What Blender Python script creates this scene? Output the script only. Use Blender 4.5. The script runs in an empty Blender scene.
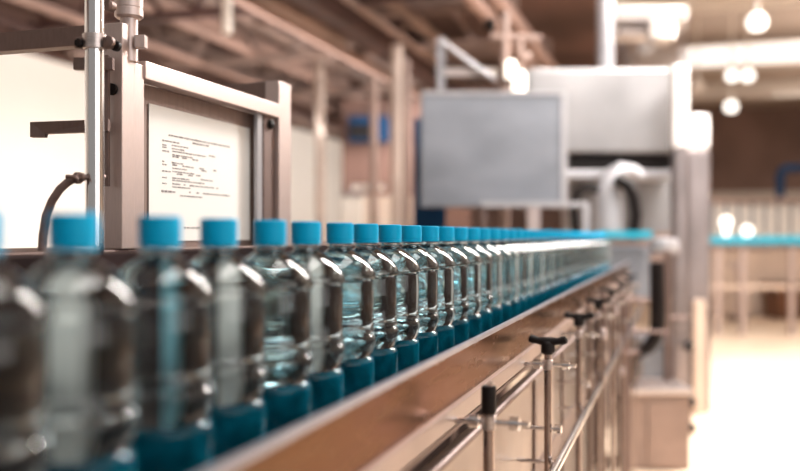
import bpy, bmesh, math, random
from mathutils import Vector, Matrix
random.seed(7)
C = bpy.context.scene.collection
PI = math.pi
# ------------------------------------------------------------------ camera frame
FPX, CX, CY, CAMZ = 880.0, 400.0, 235.5, 1.2
A = math.atan(280 / FPX); SA, CA = math.sin(A), math.cos(A)

def W(px, py, Z):
    """world point seen at pixel (px,py) at camera depth Z"""
    x = (px - CX) / FPX * Z
    return Vector((x * CA - Z * SA, x * SA + Z * CA, CAMZ - (py - CY) / FPX * Z))

def onplane(px, D):
    """(Y, depth) where the ray of column px meets the plane X=-D"""
    k = (px - CX) / FPX
    t = -D / (k * CA - SA)
    return t * (k * SA + CA), t

def zat(py, Z):
    return CAMZ - (py - CY) / FPX * Z

# ------------------------------------------------------------------ materials
MATS = {}
def mat(name, col, rough=0.5, metal=0.0, noise=0.0, nscale=20, stretch=(1, 1, 1), col2=None, bump=0.0, rough2=None, **kw):
    if name in MATS: return MATS[name]
    m = bpy.data.materials.new(name); m.use_nodes = True
    nt = m.node_tree; b = nt.nodes['Principled BSDF']
    b.inputs['Base Color'].default_value = (*col, 1)
    b.inputs['Roughness'].default_value = rough
    b.inputs['Metallic'].default_value = metal
    for k, v in kw.items():
        b.inputs[k.replace('_', ' ')].default_value = v
    tc = nt.nodes.new('ShaderNodeTexCoord'); mp = nt.nodes.new('ShaderNodeMapping')
    mp.inputs['Scale'].default_value = stretch
    nz = nt.nodes.new('ShaderNodeTexNoise'); nz.inputs['Scale'].default_value = nscale; nz.inputs['Detail'].default_value = 4
    nt.links.new(tc.outputs['Object'], mp.inputs['Vector']); nt.links.new(mp.outputs['Vector'], nz.inputs['Vector'])
    if noise or col2:
        rp = nt.nodes.new('ShaderNodeValToRGB')
        c2 = col2 or tuple(max(0, c * (1 - noise)) for c in col)
        rp.color_ramp.elements[0].color = (*c2, 1); rp.color_ramp.elements[1].color = (*col, 1)
        rp.color_ramp.elements[0].position = 0.35; rp.color_ramp.elements[1].position = 0.65
        nt.links.new(nz.outputs['Fac'], rp.inputs['Fac']); nt.links.new(rp.outputs['Color'], b.inputs['Base Color'])
    if rough2 is not None:
        mr = nt.nodes.new('ShaderNodeMapRange'); mr.inputs['From Min'].default_value = .3; mr.inputs['From Max'].default_value = .7
        mr.inputs['To Min'].default_value = rough; mr.inputs['To Max'].default_value = rough2
        nt.links.new(nz.outputs['Fac'], mr.inputs['Value']); nt.links.new(mr.outputs['Result'], b.inputs['Roughness'])
    if bump:
        bp = nt.nodes.new('ShaderNodeBump'); bp.inputs['Strength'].default_value = bump; bp.inputs['Distance'].default_value = .002
        nt.links.new(nz.outputs['Fac'], bp.inputs['Height']); nt.links.new(bp.outputs['Normal'], b.inputs['Normal'])
    MATS[name] = m
    return m

def glow(name, col, s):
    m = mat(name, col, .5); b = m.node_tree.nodes['Principled BSDF']
    b.inputs['Emission Color'].default_value = (*col, 1); b.inputs['Emission Strength'].default_value = s
    return m

def glassmat(name, col, ior, rough=0.0, clear=0.0):
    """refracting body; 'clear' mixes in straight-through transmission so stacked bottles stay bright"""
    m = bpy.data.materials.new(name); m.use_nodes = True; nt = m.node_tree; nt.nodes.clear()
    out = nt.nodes.new('ShaderNodeOutputMaterial')
    g = nt.nodes.new('ShaderNodeBsdfGlass'); g.inputs['Color'].default_value = (*col, 1); g.inputs['IOR'].default_value = ior
    g.inputs['Roughness'].default_value = rough
    tc = nt.nodes.new('ShaderNodeTexCoord'); nz = nt.nodes.new('ShaderNodeTexNoise'); nz.inputs['Scale'].default_value = 60
    bp = nt.nodes.new('ShaderNodeBump'); bp.inputs['Strength'].default_value = .04; bp.inputs['Distance'].default_value = .001
    nt.links.new(tc.outputs['Object'], nz.inputs['Vector']); nt.links.new(nz.outputs['Fac'], bp.inputs['Height'])
    nt.links.new(bp.outputs['Normal'], g.inputs['Normal'])
    if clear:
        t = nt.nodes.new('ShaderNodeBsdfTransparent'); t.inputs['Color'].default_value = (*col, 1)
        mx = nt.nodes.new('ShaderNodeMixShader'); mx.inputs[0].default_value = clear
        nt.links.new(g.outputs[0], mx.inputs[1]); nt.links.new(t.outputs[0], mx.inputs[2]); nt.links.new(mx.outputs[0], out.inputs[0])
    else:
        nt.links.new(g.outputs[0], out.inputs[0])
    MATS[name] = m
    return m

steel = mat('brushed_steel', (.62, .55, .53), .28, 1.0, noise=.25, nscale=14, stretch=(6, 1, 40), rough2=.42)
steel_pink = mat('warm_brushed_steel', (.58, .48, .455), .36, .85, noise=.10, nscale=30, stretch=(30, 30, 2), rough2=.5)
steel_dark = mat('dark_brushed_steel', (.20, .14, .125), .42, .7, noise=.15, nscale=24, stretch=(8, 8, 2), rough2=.55)
chrome = mat('chrome', (.80, .79, .80), .12, 1.0, noise=.1, nscale=8, stretch=(1, 1, .3))
panel_steel = mat('conveyor_panel_steel', (.15, .095, .065), .2, .75, Specular_Tint=(.40, .29, .22, 1), noise=.2, nscale=5, stretch=(2, 2, 12), rough2=.30)
edge_m = mat('bluish_rail_edge', (.30, .31, .37), .35, .5, noise=.15, nscale=30)
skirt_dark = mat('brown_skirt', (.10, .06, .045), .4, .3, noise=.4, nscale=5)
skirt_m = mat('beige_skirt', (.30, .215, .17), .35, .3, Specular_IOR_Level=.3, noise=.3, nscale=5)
post_steel = mat('pale_polished_post', (.34, .295, .295), .32, .7, noise=.35, nscale=3, stretch=(1, 1, .6))
highlight_m = mat('white_highlight', (.80, .77, .75), .4, 0, noise=.05, nscale=3)
rail_steel = mat('rail_steel', (.62, .62, .68), .3, .8, noise=.15, nscale=30)
beige_metal = mat('beige_enamel_metal', (.31, .22, .185), .4, .2, noise=.15, nscale=9)
cream_panel = mat('cream_panel', (.62, .48, .39), .4, .1, noise=.12, nscale=4)
backing_m = mat('dark_backing', (.035, .02, .02), .9, .0, Specular_IOR_Level=.1, noise=.5, nscale=9, stretch=(1, 3, .3))
streak_teal = mat('pale_teal_streak', (.22, .50, .58), .6, 0, noise=.2, nscale=9)
cab_dark = mat('dark_cabinet_metal', (.05, .03, .028), .8, .0, Specular_IOR_Level=.2, noise=.4, nscale=6)
brown_board = mat('brown_metal_board', (.27, .19, .165), .5, .4, noise=.14, nscale=20, stretch=(8, 8, 1))
black = mat('black_rubber', (.008, .005, .005), .5, 0, noise=.3, nscale=50, Specular_IOR_Level=.2)
dark = mat('dark_recess', (.03, .018, .016), .5)
paper = mat('white_paper', (.80, .77, .73), .7, 0, noise=.02, nscale=5)
ink = mat('grey_print', (.20, .17, .17), .8, 0, noise=.3, nscale=300)
cap_blue = mat('cyan_cap_plastic', (.0, .37, .66), .45, 0, noise=.08, nscale=40, Specular_IOR_Level=.15)
belt_teal = mat('teal_belt', (.01, .12, .17), .18, 0, noise=.5, nscale=60)
blue_paint = mat('dark_blue_paint', (.006, .045, .12), .7, 0, Specular_IOR_Level=.15, noise=.3, nscale=4)
blue_bright = mat('bright_blue_belt', (.0, .36, .52), .4, 0, noise=.2, nscale=6)
grey_sheet = mat('grey_stainless_sheet', (.25, .265, .30), .40, .6, noise=.18, nscale=3, stretch=(1, 1, 2), rough2=.5)
hood_sheet = mat('pale_stainless_hood', (.30, .29, .295), .36, .6, noise=.2, nscale=2.5, rough2=.5)
post_white = mat('pale_frame_paint', (.40, .39, .41), .3, .2, noise=.1, nscale=3)
white_wall = mat('cream_wall_paint', (.84, .79, .735), .8, 0, noise=.04, nscale=1)
brown_wall = mat('brown_wall_paint', (.36, .23, .19), .8, 0, noise=.35, nscale=.8)
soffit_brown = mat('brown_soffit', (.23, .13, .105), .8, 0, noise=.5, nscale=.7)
ceil_beige = mat('beige_ceiling', (.66, .54, .46), .8, 0, noise=.12, nscale=.5, stretch=(.3, 2, 1))
beam_light = mat('pale_beam_paint', (.90, .82, .75), .7, 0, noise=.08, nscale=1)
beam_pink = mat('dusty_pipe_paint', (.34, .235, .20), .6, 0, noise=.4, nscale=2)
pipe_mid = mat('cream_brown_pipe', (.48, .38, .33), .6, 0, noise=.2, nscale=2)
beam_dark = mat('dark_brown_steel', (.07, .03, .025), .6, 0, noise=.4, nscale=2)
floor_m = mat('cream_floor', (.84, .66, .50), .35, 0, noise=.12, nscale=.9, rough2=.5)
crate_brown = mat('brown_crate', (.18, .07, .03), .6, 0, noise=.4, nscale=6)
hose_brown = mat('brown_hose', (.19, .125, .11), .45, 0, noise=.35, nscale=60)
lamp_glow = glow('lamp_glow', (1, .95, .87), 2.2)
beacon_glow = glow('beacon_glow', (1, .93, .82), 2.2)
acrylic = glassmat('clear_acrylic', (.93, .92, .93), 1.1, .25, .72)
bottle_m = mat('clear_bottle_water', (.80, .955, .99), .0, 0, Transmission_Weight=1.0, IOR=1.42)
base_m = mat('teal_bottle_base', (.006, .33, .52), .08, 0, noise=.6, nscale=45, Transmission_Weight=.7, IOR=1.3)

# ------------------------------------------------------------------ mesh helpers
class MB:
    def __init__(s): s.bm = bmesh.new(); s.round = False
    def box(s, c, d, rz=0, bev=0, rx=0, ry=0):
        r = bmesh.ops.create_cube(s.bm, size=1)
        M = Matrix.Translation(Vector(c)) @ Matrix.Rotation(rz, 4, 'Z') @ Matrix.Rotation(ry, 4, 'Y') @ Matrix.Rotation(rx, 4, 'X') @ Matrix.Diagonal((*d, 1))
        bmesh.ops.transform(s.bm, matrix=M, verts=r['verts'])
        if bev:
            es = list({e for v in r['verts'] for e in v.link_edges})
            bmesh.ops.bevel(s.bm, geom=es, offset=bev, segments=2, affect='EDGES', profile=.6)
        return s
    def tube(s, pts, r, n=14, caps=True):
        pts = [Vector(p) for p in pts]; rings = []; prev = None; s.round = True
        for i, p in enumerate(pts):
            t = (pts[min(i + 1, len(pts) - 1)] - pts[max(i - 1, 0)]).normalized()
            if prev is None:
                u = t.orthogonal().normalized()
            else:
                u = (prev - t * prev.dot(t)).normalized()
            prev = u; v = t.cross(u)
            rr = r[i] if isinstance(r, (list, tuple)) else r
            rings.append([s.bm.verts.new(p + (u * math.cos(2 * PI * k / n) + v * math.sin(2 * PI * k / n)) * rr) for k in range(n)])
        for a, b in zip(rings, rings[1:]):
            for k in range(n): s.bm.faces.new((a[k], a[(k + 1) % n], b[(k + 1) % n], b[k]))
        if caps:
            s.bm.faces.new(rings[0][::-1]); s.bm.faces.new(rings[-1])
        return s
    def lathe(s, prof, n=40, c=(0, 0, 0), axis='Z', rib=None, loop=False):
        c = Vector(c); rings = []; s.round = True
        for (r, z) in prof:
            ring = []
            for k in range(n):
                a = 2 * PI * k / n; rr = r + (rib[0] if (rib and k % 2 and rib[1] <= z <= rib[2]) else 0)
                p = Vector((rr * math.cos(a), rr * math.sin(a), z))
                if axis == 'X': p = Vector((p.z, p.x, p.y))
                if axis == 'Y': p = Vector((p.y, p.z, p.x))
                ring.append(s.bm.verts.new(c + p))
            rings.append(ring)
        for a, b in zip(rings, rings[1:]):
            for k in range(n): s.bm.faces.new((a[k], a[(k + 1) % n], b[(k + 1) % n], b[k]))
        if loop:
            for k in range(n): s.bm.faces.new((rings[-1][k], rings[-1][(k + 1) % n], rings[0][(k + 1) % n], rings[0][k]))
            return s
        s.bm.faces.new(rings[0][::-1]); s.bm.faces.new(rings[-1])
        return s
    def poly(s, pts, th):
        """flat plate: polygon of world points, extruded by vector th"""
        a = [s.bm.verts.new(Vector(p)) for p in pts]; b = [s.bm.verts.new(Vector(p) + Vector(th)) for p in pts]
        s.bm.faces.new(a); s.bm.faces.new(b[::-1]); n = len(a)
        for i in range(n): s.bm.faces.new((a[i], b[i], b[(i + 1) % n], a[(i + 1) % n]))
        return s
    def cbox(s, x0, y0, x1, y1, Z, dep, bev=0):
        """box with its front face at camera depth Z, spanning the given picture extents, squared to the viewing axis"""
        p = W((x0 + x1) / 2, (y0 + y1) / 2, Z); w = abs(x1 - x0) / FPX * Z; h = abs(y1 - y0) / FPX * Z
        c = p + Vector((-SA, CA, 0)) * dep / 2
        return s.box(c, (w, dep, h), rz=A, bev=bev)
    def build(s, name, m, parent=None, smooth=True, loc=(0, 0, 0)):
        bmesh.ops.recalc_face_normals(s.bm, faces=s.bm.faces)
        me = bpy.data.meshes.new(name); s.bm.to_mesh(me); s.bm.free(); me.materials.append(m)
        if smooth and s.round:
            me.polygons.foreach_set('use_smooth', [True] * len(me.polygons))
            try: me.set_sharp_from_angle(angle=math.radians(38))
            except Exception: pass
        o = bpy.data.objects.new(name, me); C.objects.link(o)
        if parent is not None:
            o.parent = parent; o.location = Vector(loc) - Vector(parent['_o'])
        else: o.location = loc
        return o

def thing(name, label, cat, loc=(0, 0, 0), group=None):
    o = bpy.data.objects.new(name, None); C.objects.link(o); o.location = loc; o.empty_display_size = .05
    o['label'] = label; o['category'] = cat; o['_o'] = list(loc)
    if group: o['group'] = group
    return o
def tag(o, label, cat, group=None):
    o['label'] = label; o['category'] = cat
    if group: o['group'] = group
    return o
def struct(o): o['kind'] = 'structure'; return o

# ------------------------------------------------------------------ the hall
struct(MB().box((3, 10, -.05), (30, 34, .1)).build('floor', floor_m, smooth=False))
struct(MB().box((6.6, 12, 4.75), (15.2, 30, .1)).build('ceiling', ceil_beige, smooth=False))
struct(MB().box((-6.2, 8.5, 1.5), (.1, 27, 3.0)).build('wall_left', white_wall, smooth=False))
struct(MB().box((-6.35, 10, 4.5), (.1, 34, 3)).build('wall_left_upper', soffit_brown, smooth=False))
far = MB(); far.box((4, 26, 2.4), (28, .2, 4.9)); struct(far.build('wall_back', brown_wall, smooth=False))
struct(MB().box((14, 10, 2.4), (.1, 34, 4.9)).build('wall_right', white_wall, smooth=False))
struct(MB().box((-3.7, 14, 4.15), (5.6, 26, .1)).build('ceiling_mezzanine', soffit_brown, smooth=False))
struct(MB().box((8, 25.85, 2.15), (19, .1, .5)).build('trim_1', beam_light, smooth=False))
# ceiling beams over the open hall (run across)
for i, (y, z, h) in enumerate([(9.2, 4.55, .30), (12.6, 4.45, .42), (16.6, 4.36, .42), (21.5, 4.5, .35)]):
    o = MB().box((6.4, y, z), (14.6, .25, h)).build('beam', beam_light, smooth=False); struct(o)
# long beams and pipes under the mezzanine (run along the line)
for i in range(34):
    x = -random.uniform(1.2, 6.1); z = random.uniform(3.0, 4.05); r = random.uniform(.03, .09)
    y0 = random.uniform(2, 9); y1 = y0 + random.uniform(5, 14)
    m = random.choice([beam_dark, beam_pink, beam_pink, beam_dark, brown_wall])
    o = MB().tube([(x, y0, z), (x, y1, z)], r, 10).build('ceiling_pipe', m)
    tag(o, 'brown pipe running under the mezzanine ceiling', 'pipe', 'pipes under the mezzanine ceiling')
o = MB().box((-2.75, 9, 3.1), (.16, 16, .22)).build('ceiling_girder', beam_dark, smooth=False)
tag(o, 'long dark brown girder crossing above the grey steel panel', 'girder')
for i, y in enumerate([3.6, 5.2, 7.0, 9, 11.5, 14]):
    o = MB().box((-3.9, y, 3.65), (4.6, .12, .2)).box((-3.9, y, 3.2), (4.6, .08, .08))
    for k in range(7): o.box((-5.9 + k * .62, y, 3.42), (.05, .05, .6), ry=(.6 if k % 2 else -.6))
    o = o.build('roof_truss', random.choice([beam_pink, beam_dark]), smooth=False)
    tag(o, 'dusty brown lattice truss under the mezzanine ceiling', 'truss', 'lattice trusses under the mezzanine')

# ------------------------------------------------------------------ bottles
bz = CAMZ
WALL = .0026; SHELL = False
def cap_mb():
    prof = [(.0158, -.0103), (.0176, -.0100), (.0176, -.0062), (.0170, -.0056), (.0176, -.005), (.0178, .0135), (.0172, .0155), (.0155, .0165), (.004, .0165)]
    return MB().lathe(prof, 96, rib=(-.0006, -.0049, .0136))
def body_mb():
    prof = [(.0125, -.0090), (.0135, -.0105), (.0172, -.0120), (.0172, -.0138), (.0142, -.0148), (.0146, -.0170), (.0170, -.0185), (.0230, -.0222),
            (.0295, -.0270), (.0355, -.0325), (.0405, -.0380), (.0438, -.0435), (.0460, -.0490), (.0467, -.0530), (.0464, -.0552), (.0442, -.0570), (.0434, -.0590), (.0440, -.0610),
            (.0438, -.0900), (.0436, -.1180), (.0445, -.1220), (.0455, -.1240), (.0430, -.1265), (.0455, -.1295), (.0464, -.1335), (.0458, -.1390), (.0430, -.1480), (.0405, -.1550)]
    inner = [(max(r - WALL, .004), z) for r, z in prof[::-1]]
    inner[0] = (.036, -.1525)
    mb = MB(); mb.lathe(prof + inner, 56, loop=True) if SHELL else mb.lathe(prof + [(.01, -.155)], 56)
    return mb
def base_mb():
    return MB().lathe([(.012, -.1553), (.0400, -.1553), (.0432, -.1580), (.0448, -.1640), (.0448, -.2280), (.0410, -.2350), (.034, -.2370), (.020, -.2330), (.004, -.2310)], 56)
ORD = ['', 'first', 'second', 'third', 'fourth', 'fifth', 'sixth', 'seventh', 'eighth', 'ninth', 'tenth', 'eleventh', 'twelfth', 'thirteenth', 'fourteenth', 'fifteenth', 'sixteenth',
       'seventeenth', 'eighteenth', 'nineteenth', 'twentieth', 'twenty-first', 'twenty-second', 'twenty-third', 'twenty-fourth', 'twenty-fifth']
caps_px = [-27, 73, 160, 219, 270, 306, 340, 366, 390, 411, 429, 445]
ys = [onplane(p, .42)[0] for p in caps_px]
while ys[-1] < 5.05: ys.append(ys[-1] + .1085)
GRP = 'water bottles on the conveyor'
root0 = thing('water_bottle', '', 'bottle', (-.42, ys[0], bz), GRP)
bb = body_mb().build('body', bottle_m, root0, loc=(-.42, ys[0], bz)); bb.location = (0, 0, 0)
bc = cap_mb().build('cap', cap_blue, root0); bc.location = (0, 0, 0)
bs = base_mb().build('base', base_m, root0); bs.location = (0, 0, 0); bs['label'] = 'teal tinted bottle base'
N = len(ys)
for i, y in enumerate(ys):
    if i == 0: r = root0
    else:
        r = root0.copy(); C.objects.link(r); r.location = (-.42, y, bz)
        for ch in (bb, bc, bs):
            c = ch.copy(); C.objects.link(c); c.parent = r; c.rotation_euler.z = random.uniform(0, 6)
    n = i + 1
    if i == 0: r['label'] = 'clear water bottle cut by the left picture edge, nearest of the row'
    elif i == 1: r['label'] = 'large blurred bottle with cyan cap in front of the chrome pipe, second in the row'
    elif n <= 25: r['label'] = 'clear bottle with cyan screw cap, %s in the conveyor row counting from the nearest' % ORD[n]
    else: 
        k = N - i
        r['label'] = ('small distant bottle with cyan cap, %s in the row counting back from the machine' % ORD[k]) if k > 1 else 'farthest small bottle with cyan cap, right at the machine'

# ------------------------------------------------------------------ main conveyor
Y0, Y1 = .15, 5.12; L = Y1 - Y0; YM = (Y0 + Y1) / 2
cv = thing('bottle_conveyor', 'long steel conveyor carrying the row of cyan-capped bottles', 'conveyor', (-.42, YM, 0))
MB().box((-.39, YM, CAMZ - .2465), (.20, L, .017), bev=.002).build('belt', belt_teal, cv, smooth=False)
MB().box((-.2745, YM, CAMZ - .1465), (.005, L, .0075), bev=.0015).build('edge_rail', edge_m, cv)
MB().box((-.279, YM, CAMZ - .192), (.005, L, .084)).build('side_panel', panel_steel, cv, smooth=False)
MB().box((-.492, YM, CAMZ - .28), (.004, L, .15)).build('back_panel', steel_dark, cv, smooth=False)
MB().box((-.2745, YM, CAMZ - .2265), (.012, L, .024), bev=.002).build('lower_rail', beige_metal, cv)
MB().box((-.325, YM, CAMZ - .262), (.07, L, .006)).build('lower_ledge', brown_board, cv, smooth=False)
MB().tube([(-.276, Y0, CAMZ - .279), (-.276, Y1, CAMZ - .279)], .0062).build('guide_tube', steel_dark, cv)
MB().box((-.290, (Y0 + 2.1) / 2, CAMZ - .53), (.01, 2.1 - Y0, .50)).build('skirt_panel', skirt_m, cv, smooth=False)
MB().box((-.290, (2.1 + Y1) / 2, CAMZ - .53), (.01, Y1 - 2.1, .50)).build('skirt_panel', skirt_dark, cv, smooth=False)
MB().box((-.505, YM, CAMZ - .13), (.004, L, .23)).build('added_backing', backing_m, cv, smooth=False)  # added backing that keeps the view through the bottles dark
for k in range(46):
    y = Y0 + .04 + k * .1135
    MB().box((-.499, y, CAMZ - .115), (.006, .012 if k % 2 else .030, .17)).build('streak_strip', [white_wall, streak_teal, white_wall, steel][k % 4], cv, smooth=False)  # added strips that put pale and teal streaks into the bottles
f = MB()
for k in range(12): f.box((-.2825, Y0 + .3 + k * .45, CAMZ - .53), (.004, .022, .48))
f.bm.free()
for k in range(12):
    MB().box((-.2825, Y0 + .3 + k * .45, CAMZ - .53), (.004, .03, .48)).build('panel_seam', steel_dark, cv, smooth=False)
MB().box((-.2835, YM, CAMZ - .50), (.004, L, .05)).build('skirt_band', steel_dark, cv, smooth=False)
MB().box((-.42, YM, .34), (.1, L, .12)).build('under_frame', steel_dark, cv, smooth=False)
for k in range(4):
    MB().box((-.42, .6 + k * 1.4, .15), (.05, .05, .30), bev=.004).build('leg', steel, cv)
# far-side machine cabinet along the line, low (its top edge shows under the sign frame)
lc = thing('machine_cabinet', 'brown metal cabinet behind the bottles, under the framed notice', 'cabinet', (-.9, 2.3, 0))
MB().box((-.945, 2.2, .583), (.22, 4.2, 1.166), bev=.004).build('body', cab_dark, lc, smooth=False)
MB().box((-.930, 2.2, CAMZ - .034), (.25, 4.2, .026), bev=.003).build('top_rail', steel_dark, lc)
for k in range(6):
    MB().box((-.832, .5 + k * .7, .62), (.01, .03, 1.0)).build('panel_strip', steel_pink, lc, smooth=False)

# ------------------------------------------------------------------ clamps beside the conveyor
XR = -.225
rod_steel = mat('dark_rod_steel', (.42, .35, .33), .2, 1.0, noise=.2, nscale=30)
def clamp(zc, kind, label, low=True):
    Y = None
    # world Y for camera depth zc on the plane X=XR
    Y = (zc + XR * SA) / CA
    t = thing('guide_clamp', label, 'clamp', (XR, Y, 0), 'adjustable clamps beside the conveyor')
    MB().lathe([(.0068, .0), (.0068, CAMZ - .21 if kind == 'tee' else CAMZ - .215)], 20, (XR, Y, 0)).build('rod', rod_steel, t)
    if kind == 'tee':
        k = MB()
        k.lathe([(.009, -.026), (.0125, -.022), (.0125, -.008), (.010, -.003), (.004, .0)], 20, (XR, Y, CAMZ - .186))
        pts = [(XR + math.cos(-.1) * d, Y + math.sin(-.1) * d, CAMZ - .190 + .005 * (abs(d) / .033) ** 2) for d in (-.035, -.033, -.027, -.018, -.008, .008, .018, .027, .033, .035)]
        k.tube(pts, [.003, .0068, .0078, .0062, .0085, .0085, .0062, .0078, .0068, .003], 12)
        k.build('tee_knob', black, t)
    else:
        MB().lathe([(.0085, CAMZ - .220), (.0094, CAMZ - .218), (.0094, CAMZ - .188), (.0085, CAMZ - .1855), (.003, CAMZ - .1855)], 20, (XR, Y, 0)).build('cap', black, t)
        MB().box((XR + .003, Y - .003, CAMZ - .184), (.006, .004, .007)).build('cap_stud', chrome, t)
    def cross(z, x0, x1, cols):
        MB().tube([(x0, Y, z), (x1, Y, z)], .0036, 12).build('cross_rod', chrome, t)
        for cxp in cols: MB().lathe([(.005, -.007), (.0085, -.006), (.0085, .006), (.005, .007)], 16, (cxp, Y, z), 'X').build('collar', chrome, t)
    cross(CAMZ - .2305, -.269, XR + .050, [XR - .019, XR + .032])
    MB().lathe([(.0074, -.009), (.0088, -.008), (.0088, .008), (.0074, .009)], 20, (XR, Y, CAMZ - .2305)).build('clamp_block', steel, t)
    if low:
        cross(CAMZ - .345, -.281, XR + .02, [XR + .018])
        cross(CAMZ - .405, -.281, XR + .02, [XR + .018])
    return t
clamp(1.087, 'cap', 'steel rod with black cylindrical cap, nearest upright beside the conveyor', low=False)
clamp(1.573, 'tee', 'upright rod with sharp black T-shaped knob, nearest T-knob beside the conveyor')
clamp(2.056, 'tee', 'second black T-knob clamp from the camera, behind the sharpest one')
clamp(2.54, 'tee', 'third black T-knob clamp from the camera beside the conveyor')
clamp(3.03, 'tee', 'fourth black T-knob clamp from the camera, blurred, near the machine')
clamp(3.55, 'tee', 'fifth black T-knob clamp from the camera, blurred, close to the machine')
clamp(4.1, 'tee', 'farthest T-knob clamp, blurred against the dark hose')
o = MB().tube([(XR + .018, 1.45, CAMZ - .405), (XR + .018, 5.0, CAMZ - .405)], .009).build('guide_pipe', chrome)
tag(o, 'bright steel pipe running low along the clamps', 'pipe')
# small bright fittings between the far clamps
fit = [(603, 322, 3.0, .015), (616, 300, 3.2, .014), (628, 288, 3.4, .017), (597, 346, 2.7, .013), (622, 360, 3.1, .013), (634, 318, 3.6, .018), (641, 292, 3.8, .018), (612, 388, 2.9, .011)]
for i, (px, py, Z, r) in enumerate(fit):
    Z = (.20 + .015 * (i % 4)) * 923 / (680 - px); r *= .8
    p = W(px, py + 12, Z)
    t = thing('sensor_fitting', 'short blurred chrome fitting on a thin rod among the far clamps', 'fitting', (p.x, p.y, 0), 'chrome fittings among the far clamps')
    MB().lathe([(r * .5, -.016), (r, -.013), (r, .010), (r * .8, .014), (r * .3, .016)], 16, p).build('head', steel_pink, t)
    MB().tube([(p.x, p.y, 0), (p.x, p.y, p.z - .014)], r * .35, 10).build('rod', rod_steel, t)

# ------------------------------------------------------------------ notice frame at left
DP = .80
def Yp(px, D=DP): return onplane(px, D)[0]
ya = Yp(122); yb = Yp(135); yc = Yp(145); yd = Yp(268); ye = Yp(279); yf = Yp(291)
Z1 = onplane(122, DP)[1]; Z2 = onplane(283, DP)[1]
ztop = zat(22, Z1); ztop2 = zat(82, Z2)
nf = thing('notice_frame', 'brushed steel square-tube frame holding a printed notice', 'frame', (-DP, ya, CAMZ))
MB().box((-DP - .0165, (ya + yb) / 2, (ztop + 1.179595) / 2), (.033, yb - ya, ztop - 1.1795), bev=.0015).build('post', steel_pink, nf)
MB().box((-DP - .015, (yb + yc) / 2 + .001, (zat(58, Z1) + 1.179595) / 2), (.026, yc - yb, zat(58, Z1) - 1.1795), bev=.0015).build('inner_stile', steel_pink, nf)
MB().box((-DP - .016, (ye + yf) / 2, (ztop2 + 1.179595) / 2), (.032, yf - ye, ztop2 - 1.1795), bev=.0015).build('post', steel_pink, nf)
# top rail
za, zb = zat(60, onplane(143, DP)[1]), zat(78, onplane(143, DP)[1])
MB().box((-DP - .014, (yc + ye) / 2, (za + zb) / 2), (.03, ye - yc, za - zb), bev=.0015).build('top_rail', steel_pink, nf)
MB().box((-DP - .034, (yc + ye) / 2, (zb + 1.179595) / 2), (.004, ye - yc, zb - 1.1795)).build('backboard', brown_board, nf, smooth=False)
MB().box((-DP - .02, (yd + ye) / 2, (zb + 1.179595) / 2), (.022, ye - yd, zb - 1.1795)).build('inner_stile', steel_dark, nf, smooth=False)
MB().box((-DP - .012, Yp(263.5), (zb + 1.179595) / 2), (.008, Yp(266) - Yp(261.5), zb - 1.1795), bev=.001).build('retaining_strip', post_white, nf)
MB().lathe([(.010, -.004), (.010, .003), (.006, .006)], 16, (-DP - .006, (yd + ye) / 2, zat(127, Z2)), 'X').build('bolt', black, nf)
# side beams running back from both posts
MB().box((-DP - .033 - .75, ya + .012, (zat(22, Z1) + zat(42, Z1)) / 2), (1.5, .024, (20 / FPX) * Z1), bev=.001).build('side_beam', steel_dark, nf)
MB().box((-DP - .033 - .13, ye + .012, ztop2 - .024), (.26, .024, .046), bev=.001).build('side_beam', steel_dark, nf)
# dark plate that closes the first post and its bolts
MB().lathe([(.009, -.004), (.009, .002), (.006, .005)], 16, (-DP - .016, ya - .001, zat(89, Z1)), 'Y').build('bolt', black, nf)
# notice
YS0, YS1 = Yp(149, DP + .03), Yp(250, DP + .03); zs1 = zat(103, onplane(148, DP + .03)[1]); zs0 = zat(241, onplane(148, DP + .03)[1])
nt_ = thing('printed_notice', 'white paper sheet of small grey print fixed inside the steel frame', 'notice', (-DP - .03, (YS0 + YS1) / 2, zs0))
MB().box((-DP - .0305, (YS0 + YS1) / 2, (zs0 + zs1) / 2), (.001, YS1 - YS0, zs1 - zs0)).build('sheet', paper, nt_, smooth=False)
tx = MB(); hd = MB()
def inkline(cx0, cy0, cx1, hgt=.0022, dens=.8):
    tx = hd if cy0 < 134 or cy0 == 145 else globals()['tx']
    px0, py0, px1 = 145 + cx0 / 3.367, 100 + cy0 / 3.367, 145 + cx1 / 3.367
    Ya, Za = onplane(px0, DP + .03); Yb, _ = onplane(px1, DP + .03); z = zat(py0, Za); y = Ya
    while y < Yb - .001:
        w = min(random.uniform(.004, .016), Yb - y)
        if random.random() < dens: tx.box((-DP - .0297, y + w / 2, z), (.0004, w, hgt * random.uniform(.75, 1.1)))
        y += w + .0025
for (a, b, c, h, d) in [(80, 118, 285, .0024, 1), (160, 145, 218, .0024, 1), (58, 135, 115, .002, 1), (58, 150, 72, .0022, 1), (90, 152, 145, .002, 1), (58, 158, 72, .002, 1), (90, 163, 132, .002, 1),
                     (58, 170, 80, .0024, 1), (92, 172, 205, .002, .95), (215, 188, 236, .002, 1), (92, 184, 160, .002, .9), (92, 190, 178, .002, .9), (58, 206, 128, .002, .8), (58, 216, 72, .002, 1), (92, 218, 240, .002, .8),
                     (92, 229, 140, .002, 1), (190, 238, 206, .002, 1), (58, 238, 86, .002, 1), (92, 240, 165, .002, .85), (92, 247, 160, .002, .7), (172, 254, 186, .002, 1), (58, 260, 72, .002, 1), (92, 262, 150, .002, .7),
                     (188, 268, 250, .002, .8), (92, 270, 200, .002, .9), (58, 280, 72, .002, 1), (92, 282, 245, .002, .8), (92, 292, 160, .002, .8), (55, 306, 102, .003, 1), (118, 308, 288, .0022, .9), (118, 322, 195, .002, .9),
                     (130, 430, 185, .0022, 1)]:
    inkline(a, b, c, h, d)
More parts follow.
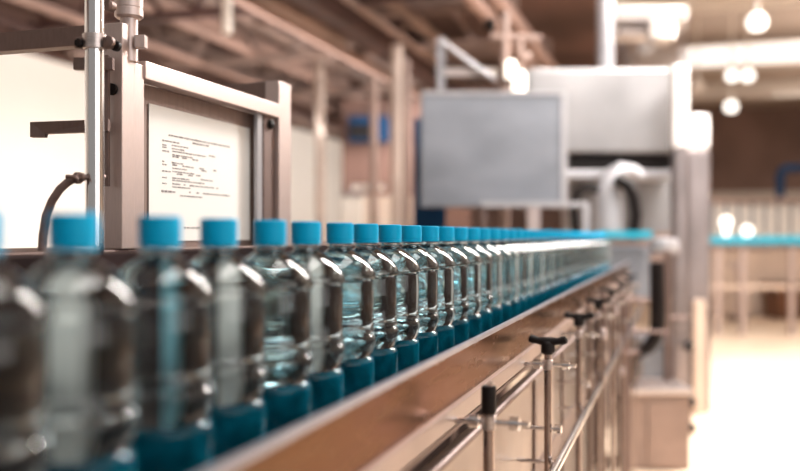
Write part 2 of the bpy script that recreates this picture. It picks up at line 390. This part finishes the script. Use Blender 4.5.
hd.build('heading_text', ink, nt_, smooth=False)
tx.build('printed_text', ink, nt_, smooth=False)

# round fitting on top of the first post
p = W(129, 20, Z1 + .03)
ft = thing('pipe_coupling', 'round steel coupling on top of the tall frame post', 'coupling', (p.x, p.y, p.z))
MB().lathe([(.0135, zat(58, Z1)), (.0135, zat(12, Z1))], 24, (p.x, p.y, 0)).build('stem', steel_pink, ft)
MB().lathe([(.018, zat(14, Z1)), (.0215, zat(12, Z1)), (.0215, zat(5, Z1)), (.0208, zat(4.6, Z1)), (.0208, zat(3.4, Z1)), (.0215, zat(3, Z1)), (.0215, zat(-40, Z1)), (.012, zat(-42, Z1))], 28, (p.x, p.y, 0)).build('collar', steel_pink, ft)
q = W(141, 42, Z1 + .02)
MB().box(q, (.016, .016, .019), rz=A, bev=.001).build('tab', steel_pink, ft)

# chrome vertical pipe and its clamp
ZP = 1.24
p = W(94.5, 100, ZP)
cp = thing('chrome_pipe', 'bright vertical chrome pipe beside the tall frame post', 'pipe', (p.x, p.y, CAMZ))
MB().lathe([(.0132, .0), (.0132, zat(-60, ZP))], 32, (p.x, p.y, 0)).build('tube', chrome, cp)
p = W(94.5, 42, ZP)
pc = thing('pipe_clamp', 'small dark clamp with bolts gripping the chrome pipe', 'clamp', p)
MB().lathe([(.0135, -.011), (.0165, -.010), (.0165, .010), (.0135, .011)], 28, p).build('ring', steel, pc)
b = MB()
for k in (-1, 1):
    b.box(W(94.5 + k * 14, 43, ZP - .004), (.014, .010, .016), rz=A, bev=.002)
b.build('ear', steel_dark, pc)
for (px, py, r, zz) in [(79, 43, .0065, ZP - .012), (109, 42, .0085, ZP - .012), (116, 46, .0075, ZP + .0)]:
    MB().lathe([(r * .8, -.004), (r, -.003), (r, .003), (r * .5, .005)], 6 if r < .007 else 14, W(px, py, zz), 'Y').build('bolt', black if r < .008 else steel_dark, pc)
MB().tube([W(76, 43, ZP), W(118, 44, ZP + .03)], .0035, 10).build('clamp_rod', steel_dark, pc)
for (dy, lb) in [(2, 1)]:
    pp = W(110, 6, ZP + .03)
    o = MB().lathe([(.005, -.006), (.008, -.005), (.008, .005), (.004, .007)], 14, pp, 'Y').build('bolt', steel_dark)
    tag(o, 'dark bolt head at the top edge beside the round coupling', 'bolt')

# flat arm bars
pts = [W(30, 122, 1.32), W(30, 137, 1.32), W(44, 137, 1.32), W(45, 133.5, 1.32), W(108, 131, 1.30), W(108, 119, 1.30)]
o = MB().poly(pts, (-.004, .012, 0)).build('flat_arm', steel_dark, smooth=False)
tag(o, 'flat dark steel arm with a notched free end, crossing behind the chrome pipe', 'bracket')
o = MB().box(W(94, 64, 1.30), (.058, .010, .018), rz=A, bev=.001).build('small_bracket', steel_dark)
tag(o, 'small dark bracket behind the chrome pipe just under its clamp', 'bracket')
o = MB().cbox(103, 55, 108, 186, 1.31, .01).build('mounting_strip', steel_dark, smooth=False)
tag(o, 'narrow dark mounting strip between chrome pipe and frame post', 'strip')

# hose
hp = [(84, 177), (76, 178), (68, 182), (60, 189), (52, 201), (46, 216), (43, 235), (42, 252)]
hs = thing('hose', 'curved brown rubber hose hanging left of the chrome pipe', 'hose', W(84, 177, 1.2))
MB().tube([W(x, y, 1.22 - .0 * i) for i, (x, y) in enumerate(hp)], .0058, 14).build('tube', hose_brown, hs)
MB().tube([W(104, 177, 1.27), W(80, 177.5, 1.215)], .004, 10).build('nipple', steel_dark, hs)
MB().tube([W(66, 176.5, 1.20), W(75, 177, 1.20), W(78, 180, 1.20)], .0028, 8).build('hose_clip', steel_dark, hs)
MB().lathe([(.006, -.004), (.0082, -.003), (.0082, .003), (.006, .004)], 16, W(78, 178, 1.22), 'X').build('hose_band', steel_dark, hs)

# ------------------------------------------------------------------ grey control panel and blue column
gp = thing('steel_panel', 'large flat grey stainless panel hanging over the bottle line', 'panel', W(494, 208, 5.25))
MB().cbox(421, 92, 567, 207, 5.25, .10, bev=.008).build('sheet', grey_sheet, gp)
MB().cbox(421, 91, 567, 94.5, 5.24, .009).build('top_lip', post_white, gp, smooth=False)
MB().cbox(561, 94.5, 567, 207, 5.24, .009).build('side_lip', post_white, gp, smooth=False)
a_ = W(455, 150, 5.36); MB().tube([a_, W(436, 150, 5.62)], .03).build('support_arm', steel_dark, gp)
bcx = W(430, 100, 4.4)
o = MB().cbox(414, 118, 446, 430, 5.6, .16, bev=.005).build('blue_column', blue_paint)
tag(o, 'dark blue upright column behind the left edge of the grey panel', 'column')
# guard rail frame in front
gr = thing('guard_rail', 'pale square-tube rail frame below the grey panel', 'rail', W(536, 235, 5.0))
MB().cbox(482, 201.5, 590, 207, 5.12, .03).build('top_bar', post_white, gr, smooth=False)
MB().cbox(583, 207, 590, 441, 5.12, .03).build('upright', post_white, gr, smooth=False)
MB().cbox(528, 207, 540, 441, 5.13, .03).build('upright', steel_pink, gr, smooth=False)
MB().cbox(482, 207, 487, 441, 5.13, .03).build('upright', steel_dark, gr, smooth=False)

# triangular guard above panel
Zt = 5.64
tg = thing('sloped_guard', 'pale guard sheet with sloping top edge above the grey panel', 'guard', W(440, 92, Zt))
MB().poly([W(438, 100, Zt), W(438, 40, Zt), W(498, 82, Zt), W(498, 100, Zt)], (-.003, .006, 0)).build('sheet', acrylic, tg, smooth=False)
MB().cbox(437, 38, 445, 118, Zt, .03).build('upright', post_white, tg, smooth=False)
MB().tube([W(441, 41, Zt), W(498, 82, Zt)], .016, 8).build('sloped_edge', post_white, tg)
MB().cbox(440, 68, 498, 76, Zt + .02, .02).build('cross_bar', beam_light, tg, smooth=False)
# valve pipework and beacons
vp = thing('valve_pipework', 'blurred pinkish upright pipe with side branches above the grey panel', 'pipework', W(505, 92, 5.55))
MB().tube([W(505, 426, 5.55), W(505, 12, 5.55)], .028).build('riser', beam_pink, vp)
MB().tube([W(491, 37, 5.55), W(541, 39, 5.55)], .026).build('branch', beam_pink, vp)
MB().tube([W(520, 39, 5.55), W(520, 100, 5.55)], .022).build('drop_pipe', beam_pink, vp)
MB().lathe([(.01, -.03), (.04, -.028), (.04, .028), (.01, .03)], 20, W(490, 25, 5.6), 'X').build('valve_wheel', black, vp)
MB().lathe([(.02, -.03), (.045, -.02), (.045, .02), (.02, .03)], 20, W(524, 57, 5.55)).build('valve_body', beam_pink, vp)
for (x0, y0, x1, y1, lb) in [(505, 60, 516, 79, 'upper small glowing white beacon above the grey panel'), (512, 71, 526, 93, 'lower glowing white beacon standing on the grey panel edge')]:
    p = W((x0 + x1) / 2, y1, 5.5 if y0 < 65 else 5.3); Zb = 5.5 if y0 < 65 else 5.3
    r = (x1 - x0) / 2 / FPX * Zb; h = (y1 - y0) / FPX * Zb
    t = thing('beacon_light', lb, 'light', p)
    MB().lathe([(r * .9, 0), (r, h * .1), (r, h * .8), (r * .7, h * .96), (r * .2, h)], 20, p).build('lens', beacon_glow, t)
    MB().lathe([(r * .7, -.006), (r * .9, 0)], 16, p).build('socket', steel_dark, t)

# ------------------------------------------------------------------ filling machine at the end of the line
ZM = 5.6
fm = thing('filling_machine', 'big blurred stainless filling machine at the end of the line', 'machine', W(640, 400, ZM))
MB().cbox(527, 68, 676, 153, ZM, .9, bev=.02).build('hood', hood_sheet, fm)
MB().cbox(570, 153, 676, 170, ZM + .05, .8).build('dark_slot', black, fm, smooth=False)
MB().cbox(566, 170, 680, 178, ZM, .8, bev=.01).build('lower_lip', post_white, fm)
MB().cbox(570, 178, 680, 232, ZM + .35, .3).build('back_plate', hood_sheet, fm, smooth=False)
MB().cbox(604, 232, 686, 300, ZM + .3, .3).build('lower_plate', brown_board, fm, smooth=False)
MB().cbox(674, 64, 690, 433, ZM - .25, .1, bev=.03).build('front_post', post_steel, fm)
MB().cbox(641, 395, 692, 434, ZM - .3, .8, bev=.01).build('plinth', beige_metal, fm)
MB().cbox(640, 340, 688, 395, ZM - .1, .4).build('splash_panel', grey_sheet, fm, smooth=False)
mp_ = thing('machine_post', 'thick pale upright with painted white top highlight just right of the filling machine', 'post', W(700, 413, ZM + .35))
MB().cbox(687.5, 113, 711.5, 150, ZM + .345, .15, bev=.04).build('highlight', highlight_m, mp_)  # white box paints the bright reflection at the top of the post
MB().cbox(688, 150, 711, 413, ZM + .35, .14, bev=.02).build('shaft', post_steel, mp_)
MB().cbox(694, 300, 706, 414, ZM + .29, .05, bev=.01).build('foot', cream_panel, mp_)
MB().cbox(673.5, 63, 690.5, 150, ZM - .252, .104, bev=.03).build('post_highlight', highlight_m, fm)  # reflected brightness of the front post, painted as a white box
for (x, y) in [(689, 346), (691, 402), (691, 428)]:
    MB().lathe([(.012, -.03), (.03, -.02), (.03, .02), (.012, .03)], 14, W(x, y, ZM - .32), 'X').build('knob', black, fm)
# head with hoses
MB().tube([W(608, 238, ZM - .1), W(608, 195, ZM - .1), W(612, 178, ZM - .1), W(622, 171, ZM - .1), W(634, 172, ZM - .1), W(642, 178, ZM - .1)], [.09, .09, .075, .06, .045, .03], 16).build('filler_head', post_white, fm)
MB().tube([W(576, 236, ZM - .2), W(573, 208, ZM - .2), W(577, 192, ZM - .2), W(588, 186, ZM - .2), W(598, 190, ZM - .2)], .026, 12).build('air_hose', black, fm)
MB().tube([W(620, 182, ZM - .2), W(628, 184, ZM - .2), W(634, 198, ZM - .2), W(636, 215, ZM - .2), W(633, 240, ZM - .2)], .036, 12).build('air_hose', black, fm)
MB().tube([W(616, 178, ZM - .22), W(628, 186, ZM - .22)], .035, 12).build('hose_joint', black, fm)
MB().cbox(603, 246, 652, 292, ZM - .35, .25, bev=.04).build('infeed_guard', grey_sheet, fm)
MB().poly([W(640, 250, ZM - .36), W(668, 280, ZM - .36), W(668, 300, ZM - .36), W(635, 296, ZM - .36)], (-.01, .03, 0)).build('chute', grey_sheet, fm)
MB().lathe([(.03, -.05), (.08, -.04), (.09, 0), (.08, .04), (.03, .05)], 20, W(664, 246, ZM - .3)).build('valve_dome', post_white, fm)
MB().cbox(600, 231, 652, 238, ZM - .42, .05).build('capped_bottle_guide', blue_bright, fm, smooth=False)
# black hose hanging in front of the machine
o = MB().tube([W(657, 262, 4.6), W(658, 300, 4.6), W(658, 322, 4.6), W(655, 338, 4.6), W(648, 348, 4.6), W(640, 353, 4.6), W(634, 360, 4.6), W(632, 389, 4.6)], [.038, .042, .042, .040, .036, .030, .022, .015], 16).build('black_hose', black)
tag(o, 'thick black hose bending down in front of the filling machine', 'hose')
# feet / support box lower in the picture
bx_ = thing('support_box', 'tall brown steel base cabinet in front of the filling machine', 'cabinet', W(655, 470, 4.3))
MB().cbox(628, 392, 690, 470, 4.5, .3, bev=.01).build('body', beige_metal, bx_)
MB().cbox(627, 389, 694, 395, 4.48, .34, bev=.006).build('top', steel, bx_)
MB().cbox(648, 402, 682, 466, 4.49, .01).build('door', beige_metal, bx_, smooth=False)
for k, (x, y0, y1, Z, w) in enumerate([(604, 292, 480, 3.1, 5), (668, 250, 392, 4.7, 5), (590, 300, 480, 2.6, 4), (627, 300, 480, 4.0, 7)]):
    o = MB().cbox(x - w / 2, y0, x + w / 2, (235.5 + 1.2 / Z * FPX) if y1 > 400 else y1, Z, .03, bev=.004).build('support_upright', [steel_dark, steel_dark, beige_metal][k % 3])
    tag(o, 'slim blurred steel upright between the far clamps and the filling machine', 'upright', 'slim uprights before the machine')
for k, (x0, x1, y, Z) in enumerate([(621, 650, 300, 4.0), (625, 668, 331, 4.15), (664, 690, 317, 4.8), (618, 640, 352, 3.7)]):
    o = MB().tube([W(x0, y, Z), W(x1, y + 1, Z)], .007, 10).build('cross_tube', steel_dark)
    tag(o, 'short blurred steel tube running across between the slim uprights', 'tube', 'cross tubes before the machine')

# white pipe rising from hood, acrylic hood above
o = MB().tube([W(605.5, 79, 6.0), W(605.5, -60, 6.0)], .058, 20).build('white_duct', post_white)
tag(o, 'white vertical duct rising from the machine hood', 'duct')
ah = thing('acrylic_hood', 'hazy clear hood with white top bars above the filling machine', 'hood', W(650, 67, 6.0))
MB().cbox(617, 8, 688, 66, 6.0, .01).build('clear_sheet', acrylic, ah, smooth=False)
MB().cbox(617, 6, 688, 20, 6.02, .3).build('top_bar', beam_light, ah, smooth=False)
MB().cbox(620, 26, 672, 33, 6.1, .3).build('cross_bar', beam_light, ah, smooth=False)
MB().lathe([(.06, -.08), (.1, -.05), (.1, .05), (.06, .08)], 18, W(661, 32, 6.05)).build('fitting', beam_light, ah)

# ------------------------------------------------------------------ right background
for (px, py, r, Z, n, lb) in [(757, 21, .10, 9.0, 1, 'nearest glowing bowl lamp, hanging near the top right of the hall'), (732, 75, .09, 12.5, 1, 'left one of the touching pair of hanging lamps'), (748, 75, .09, 12.5, 1, 'right one of the touching pair of hanging lamps'),
                          (731, 106, .11, 15, 1, 'lowest and farthest hanging globe lamp over the hall'), (697, 86, .12, 14, 1, 'dim lamp just beside the machine hood corner'), (662, 34, .12, 13, 1, 'lamp seen through the hazy clear hood')]:
    p = W(px, py, Z)
    t = thing('pendant_lamp', lb, 'lamp', p)
    g_ = beam_light if 'dim' in lb else lamp_glow
    MB().lathe([(r * .25, -r), (r * .7, -r * .85), (r * 1.0, -r * .3), (r * .95, .2 * r), (r * .6, r * .7), (r * .3, r * .85)], 22, p).build('bowl', g_, t)
    MB().lathe([(r * .5, r * .7), (r * .35, r * 1.3), (r * .1, r * 1.4)], 16, p).build('holder', beam_light, t)
    MB().tube([p + Vector((0, 0, r * 1.3)), (p.x, p.y, 4.7)], .015, 8).build('cord', beam_light, t)

# far conveyor
o = MB().box((6.8, 15.2, 4.12), (13.6, .22, .30), bev=.03).build('glow_beam', glow('soft_glow', (1, .95, .90), .95))  # ceiling beam made bright by an added glow
tag(o, 'long white beam with added glow running across under the beige ceiling', 'light')
fc = thing('far_conveyor', 'distant conveyor with bright blue belt right of the filling machine', 'conveyor', W(760, 300, 10.5))
MB().cbox(705, 236, 990, 244, 10.5, .4, bev=.01).build('belt', blue_bright, fc)
MB().cbox(705, 244, 990, 248.5, 10.5, .4).build('frame', steel_dark, fc, smooth=False)
for x in (716, 741, 790, 850): MB().cbox(x, 248, x + 5, 336, 10.5, .06).build('leg', steel_pink, fc, smooth=False)
MB().cbox(710, 285, 880, 289, 10.52, .05).build('cross_bar', cream_panel, fc, smooth=False)
# pale machines on it / behind
pm = thing('pale_enclosure', 'row of pale glazed machine cabinets beyond the blue belt', 'machine', W(760, 320, 13))
MB().cbox(706, 201, 1010, 236, 13, .8).build('panel', white_wall, pm, smooth=False)
MB().cbox(700, 198, 1010, 203, 12.9, .9).build('top', beam_pink, pm, smooth=False)
for x in range(712, 860, 13): MB().cbox(x, 203, x + 3, 236, 12.95, .03).build('mullion', grey_sheet, pm, smooth=False)
MB().cbox(706, 250, 1010, 235.5 + 1.2 / 13.2 * FPX, 13.2, .5).build('lower_panel', cream_panel, pm, smooth=False)
for (x, y, r) in [(726, 222, .07), (747, 231, .07)]:
    t = tag(MB().lathe([(.03, zat(236, 10.7) - zat(y, 10.7)), (.03, -r), (r * .8, -r * .6), (r, 0), (r * .8, r * .6), (.02, r)], 18, W(x, y, 10.7)).build('signal_lamp', lamp_glow), 'small round glowing lamp %s the blue belt' % ('high above' if x < 740 else 'right at the edge of'), 'lamp')
cr = thing('brown_crate', 'brown box standing on the floor at the far right', 'crate', W(800, 319, 12.5))
MB().cbox(776, 284, 850, 290, 12.5, .6).build('lid', crate_brown, cr, smooth=False)
MB().cbox(779, 290, 786, 319.5, 12.5, .5).build('leg', crate_brown, cr, smooth=False)
MB().cbox(786, 292, 850, 319.5, 12.55, .4).build('body', crate_brown, cr, smooth=False)
o = MB().tube([W(780, 198, 13), W(780, 176, 13), W(782, 170, 13), W(788, 168, 13), W(860, 168, 13)], .06, 14).build('blue_pipe', blue_paint)
tag(o, 'dark blue bent pipe at the far right edge above the blue belt', 'pipe')
# fore-wall of lockers at far back: lighter band
o = MB().box((7.5, 22, .9), (11, .3, 1.8)).build('storage_bank', ceil_beige, smooth=False)
tag(o, 'long low beige storage bank against the far hall wall', 'cabinet')
p = W(740, 275, 12.4)
st = thing('service_stand', 'thin pale stand below the blue belt beyond the pale upright', 'stand', W(738, 321, 12.2))
MB().cbox(732, 262, 746, 268, 12.2, .1).build('top', steel_pink, st, smooth=False)
MB().cbox(737, 268, 741, 318, 12.2, .05).build('pole', steel_pink, st, smooth=False)
MB().cbox(730, 316, 748, 321, 12.2, .15).build('base', steel_dark, st, smooth=False)

# ------------------------------------------------------------------ left-centre background
struct(MB().cbox(342, 100, 470, 420, 12, .2).build('wall_partition', soffit_brown, smooth=False))
for (x, y0, y1, w, Z, m, nm, lb) in [(320, 62, 330, 10, 8, pipe_mid, 'vertical_pipe', 'pale vertical pipe at the edge of the cream wall'), 
                             (374, 80, 330, 8, 7.2, beam_pink, 'vertical_pipe', 'pinkish vertical pipe crossing in front of the blue box'), (397, 45, 330, 12, 7.8, pipe_mid, 'vertical_pipe', 'broad pale vertical pipe right of the blue box'),
                             (406, 60, 330, 8, 7.0, beam_pink, 'vertical_pipe', 'brown vertical pipe beside the blue column'), (227, -30, 34, 10, 6, beam_light, 'vertical_pipe', 'short pale hanging pipe above the notice frame')]:
    pa, pb = W(x, y0, Z), W(x, y1, Z)
    if y1 > 200: pb.z = 0
    else: pa.z = 4.1
    o = MB().tube([pa, pb], w / 2 / FPX * Z, 14).build(nm, m); tag(o, lb, 'pipe')
bb_ = thing('blue_box', 'dark blue box hung between vertical pipes beyond the bottles', 'box', W(368, 140, 9))
MB().cbox(348, 116, 389, 141, 11.6, .3, bev=.01).build('body', blue_paint, bb_)
MB().cbox(350, 124, 370, 138, 11.57, .03).build('hatch', black, bb_, smooth=False)
wb = thing('white_cabinet', 'small bright white cabinet just above the bottle caps', 'cabinet', W(350, 225, 7))
MB().cbox(342, 196, 362, 235.5 + 1.2 / 7 * FPX, 7.0, .3, bev=.01).build('body', white_wall, wb)
MB().cbox(340, 193, 364, 196, 6.98, .34).build('top', post_white, wb, smooth=False)
o = MB().cbox(362, 196, 412, 235.5 + 1.2 / 8.5 * FPX, 8.5, .3).build('low_cabinet', ceil_beige, smooth=False)
tag(o, 'low beige cabinet right of the small white cabinet', 'cabinet')
o = MB().cbox(352, 184, 384, 190, 7.3, .1).build('shelf_bracket', beam_light, smooth=False)
tag(o, 'pale shelf bracket under the blue box', 'bracket')

# ------------------------------------------------------------------ lights
def area(loc, rot, sx, sy, e, col=(1, .96, .92)):
    l = bpy.data.lights.new('lamp', 'AREA'); l.shape = 'RECTANGLE'; l.size = sx; l.size_y = sy; l.energy = e; l.color = col
    o = bpy.data.objects.new('lamp', l); C.objects.link(o); o.location = loc; o.rotation_euler = rot
    return o
st_ = area((0, 0, 0), (0, 0, 0), .55, 1, 700)                              # long strip light slanting over the line
p0, p1 = Vector((.35, 3.1, 3.85)), Vector((2.4, 9.0, 3.5)); mid = (p0 + p1) / 2; st_.data.size_y = (p1 - p0).length
yv = (p1 - p0).normalized(); zv = (mid - Vector((-.42, 3.5, 1.1))); zv = (zv - yv * zv.dot(yv)).normalized(); xv = yv.cross(zv)
st_.matrix_world = Matrix.Translation(mid) @ Matrix((xv, yv, zv)).transposed().to_4x4()
area((5.0, 8, 4.5), (0, 0, 0), 6, 10, 100, (1, .93, .84))                  # open hall, right
area((.15, .9, 3.3), (0, 0, 0), .7, 1.8, 40)  # added dim fill for the nearest bottles
area((6, 18, 4.4), (0, 0, 0), 8, 8, 260, (1, .93, .84))
area((3.4, -.2, 2.2), (math.radians(72), 0, math.radians(72)), 4, 2.4, 66, (1, .97, .95))   # added soft fill for the notice and caps
area((7, 13, 3.0), (PI, 0, 0), 8, 14, 420, (1, .92, .86))                  # added fill turned up at the hall ceiling
area((-3.2, 8, 2.6), (0, math.radians(75), 0), 1.0, 15, 290, (1, .96, .92))  # added lamp that washes the left wall
area((-3, 9, 2.6), (PI, 0, 0), 3, 8, 8, (1, .82, .74))                    # uplight below the mezzanine
w = bpy.data.worlds.new('world'); bpy.context.scene.world = w; w.use_nodes = True
w.node_tree.nodes['Background'].inputs[0].default_value = (1, .93, .88, 1); w.node_tree.nodes['Background'].inputs[1].default_value = .35

# ------------------------------------------------------------------ camera
cam = bpy.data.cameras.new('camera'); co = bpy.data.objects.new('camera', cam); C.objects.link(co)
co.location = (0, 0, CAMZ); co.rotation_euler = (PI / 2, 0, A)
cam.sensor_width = 36; cam.lens = FPX / 800 * 36; cam.clip_start = .02; cam.clip_end = 100
cam.dof.use_dof = True; cam.dof.focus_distance = 1.36; cam.dof.aperture_fstop = 1.9; cam.dof.aperture_blades = 0
sc = bpy.context.scene; sc.camera = co
sc.view_settings.view_transform = 'Standard'; sc.view_settings.look = 'None'; sc.view_settings.exposure = 0
cy = sc.cycles
cy.use_denoising = True; cy.max_bounces = 16; cy.transmission_bounces = 14; cy.transparent_max_bounces = 24; cy.glossy_bounces = 5; cy.diffuse_bounces = 3
cy.sample_clamp_indirect = 6; cy.caustics_refractive = False; cy.caustics_reflective = False
for o in bpy.data.objects:
    if '_o' in o: del o['_o']
